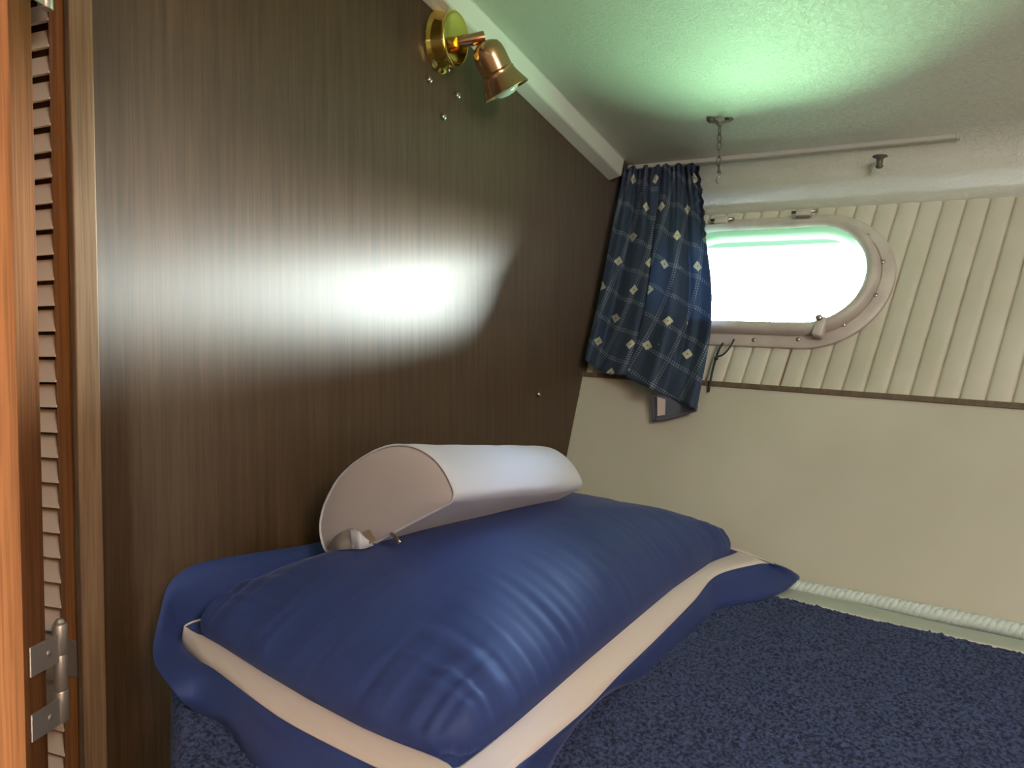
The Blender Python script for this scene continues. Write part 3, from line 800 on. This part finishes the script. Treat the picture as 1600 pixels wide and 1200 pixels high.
#  back side along the bulkhead, from the far end to the near end
def q_(p0, p1, p2): S.append((p0, p1, p2))
q_(seam(0, .02), L(.03, .05, .05), L(.016, .02, .06))
q_(seam(0, .3), L(.040, .28, .035), L(.018, .28, .085))
q_(seam(0, .6), L(.042, .50, .035), L(.018, .50, .095))
q_(seam(0, .80), L(.042, .62, .035), bp(470, 853, .016))
q_(seam(0, .90), L(.043, .70, .035), bp(390, 865, .020))
q_(seam(0, .96), L(.045, .755, .020), bp(310, 881, .022))
q_(seam(0, .99), L(.046, .785, .022), bp(268, 908, .028))
q_(seam(0.0, 1), mp(285, 1000, .034), bp(252, 955, .045))
q_(seam(.01, 1), mp(288, 1010, .035), bp(240, 1026, .075))
q_(seam(.03, 1), mp(312, 1032, .040), mp(268, 1075, .030))
q_(seam(.06, 1), mp(335, 1046, .044), mp(300, 1108, .010))
q_(seam(.14, 1), mp(375, 1076, .046), mp(352, 1135, .010))
q_(seam(.30, 1), mp(440, 1123, .046), mp(395, 1195, .008))
q_(seam(.52, 1), mp(522, 1167, .046), mp(470, 1250, .008))
q_(seam(.76, 1), mp(610, 1210, .046), mp(560, 1300, .008))
q_(seam(.96, 1), mp(705, 1255, .048), mp(650, 1350, .008))
q_(seam(1, 1), mp(762, 1262, .046), mp(740, 1370, .006))
q_(seam(1, .97), mp(800, 1205, .044), mp(835, 1250, .006))
q_(seam(1, .90), mp(845, 1168, .040), mp(880, 1165, .006))
q_(seam(1, .78), mp(920, 1104, .036), mp(935, 1092, .006))
q_(seam(1, .64), mp(968, 1054, .036), mp(1000, 1062, .006))
q_(seam(1, .48), mp(1026, 998, .036), mp(1050, 1018, .006))
q_(seam(1, .30), mp(1083, 940, .040), mp(1100, 975, .006))
q_(seam(1, .14), mp(1120, 899, .046), mp(1125, 952, .008))
q_(seam(1, .03), mp(1180, 882, .050), mp(1200, 935, .010))
q_(seam(1, .0), mp(1197, 880, .048), mp(1238, 914, .012))
q_(seam(.95, 0), mp(1200, 878, .050), mp(1236, 893, .022))
q_(seam(.7, 0), L(.31, .04, .05), L(.32, .016, .03))
q_(seam(.3, 0), L(.14, .035, .05), L(.14, .014, .03))
q_(seam(.05, 0), L(.035, .04, .05), L(.02, .018, .04))
q_(seam(0, .02), L(.03, .05, .05), L(.016, .02, .06))
NP = 620
c0s, c1s, c2s = (crv([s_[i] for s_ in S], NP) for i in range(3))
# puts every inner point back on the seam curve
rows1, rows2 = [], []
for i in range(NP):
    p0, p1, p2 = c0s[i], c1s[i], c2s[i]
    wv = noise.noise(Vector((i*.055, 1, 2)))*.0022
    p0i = p0+(p0-p1)*.06
    rows1.append([p0i, p0*.97+p1*.03+nm*.0012, p0*.62+p1*.38+nm*(.0014+wv), p0*.3+p1*.7+nm*(.0008+wv*.7), p1])
    wv2 = noise.noise(Vector((i*.035, 4, 2)))*.006
    rows2.append([p1-nm*.0004, p1*.75+p2*.25+nm*(wv2*.6), p1*.5+p2*.5+nm*(wv2), p1*.25+p2*.75+nm*(wv2*.8), p2+nm*.0])
bm, _ = grid(rows1); solidify(obj('cream_band', bm, M['stripe'], PL, label='cream band round the pillow edge'), .0015)
bm, _ = grid(rows2); solidify(obj('flange', bm, M['navy'], PL, label='flat navy flange outside the cream band'), .0018)

# ------------------------------------------------------------ white half-round bolster
BO = empty('bolster', L(.15, .45, .13), 'white half-round bolster cushion resting on the navy pillow against the wooden wall', 'cushion')
sec = [(.070, .106), (.062, .128), (.066, .152), (.078, .175), (.094, .196), (.116, .215), (.142, .231), (.166, .242), (.188, .248), (.214, .2495), (.237, .2445), (.255, .235), (.269, .221), (.277, .207), (.274, .197), (.264, .190), (.240, .176), (.212, .160), (.187, .145), (.162, .130), (.135, .114), (.110, .104), (.085, .100)]
def catclosed(K, n):
    K = [np.array(k) for k in K]; m_ = len(K); o_ = []
    for i in range(n):
        t = i/n*m_; s = int(t); t -= s; p0, p1, p2, p3 = K[(s-1) % m_], K[s], K[(s+1) % m_], K[(s+2) % m_]
        o_.append(.5*((2*p1)+(-p0+p2)*t+(2*p0-5*p1+4*p2-p3)*t*t+(-p0+3*p1-3*p2+p3)*t**3))
    return o_
SC = catclosed(sec, 120); cen = sum(SC)/len(SC)
def secring(c, da, dk, sc_):
    return [L(cen[0]+da+(p[0]-cen[0])*sc_, c, cen[1]+dk+(p[1]-cen[1])*sc_) for p in SC]
rows = []
ts = [0, .012, .03]+list(np.linspace(.06, .94, 30))+[.965, .985, .996, 1.0]
for t in ts:
    sc_ = 1.0
    if t > .94: sc_ = math.sqrt(max(0, 1-((t-.94)/.065)**2))*.35+.65
    if t < .012: sc_ = .985
    rr = secring(.62-.325*t, -.03*t, -.036*t, sc_)
    rows.append([p+nm*.0012*noise.noise(Vector((t*6, i*.12, 0))) for i, p in enumerate(rr)])
bm, vv = grid(rows, closed=True)
bm.faces.new(vv[-1])
obj('bolster_cover', bm, M['bolster'], BO)
rows = []
for q in (.985, .95, .85, .6, .3, .05): rows.append(secring(.62+.006*(1-q**6), 0, 0, q))
bm, vv = grid(rows, closed=True); bm.faces.new(vv[-1])
obj('end_panel', bm, M['bolster_end'], BO, label='flat white end panel')
bm = tube(secring(.6215, 0, 0, .99), .0014, 8, closed=True); obj('seam_piping', bm, M['bolster'], BO)
# care tags and zip pull at the lower corner of the near end
def cpl(x, y, c0):
    r = ray(x, y); w_ = BI[1]; return r*((c0+w_@O0)/(w_@r))
def ribbon(pts, wd, name, mt, lbl):
    pts = crv(pts, 16); bm, _ = grid([[p-V3(*wd)/2 for p in pts], [p+V3(*wd)/2 for p in pts]])
    solidify(obj(name, bm, mt, BO, label=lbl), .0008)
bm, _ = grid([crv([cpl(512, 856, .632), cpl(524, 838, .637), cpl(545, 826, .64), cpl(556, 825, .645)], 14), crv([cpl(516, 860, .642), cpl(530, 859, .655), cpl(545, 858, .655), cpl(552, 857, .655)], 14)])
solidify(obj('care_tag', bm, M['tag'], BO, label='crumpled grey care tag'), .0008)
bm, _ = grid([crv([cpl(546, 828, .648), cpl(560, 830, .652), cpl(566, 836, .650), cpl(578, 846, .645)], 14), crv([cpl(548, 858, .652), cpl(560, 858, .655), cpl(570, 857, .65), cpl(584, 852, .64)], 14)])
solidify(obj('care_tag', bm, M['bolster'], BO, label='white looped care tag'), .0008)
bm, _ = grid([[cpl(566, 832, .645), cpl(578, 826, .645)], [cpl(578, 850, .645), cpl(588, 843, .645)]])
solidify(obj('care_tag', bm, mat('tan_tag', (.30, .24, .17), .8), BO, smooth=False, label='small tan tag'), .0008)
bm = tube([cpl(611, 834, .63), cpl(616, 836, .632), cpl(618, 842, .634)], .0022, 8)
tube([cpl(618, 838, .634), cpl(626, 848, .636)], .0016, 8, bm); tube([cpl(616, 840, .634), cpl(624, 850, .636)], .0012, 8, bm)
obj('zip_pull', bm, M['steel'], BO)
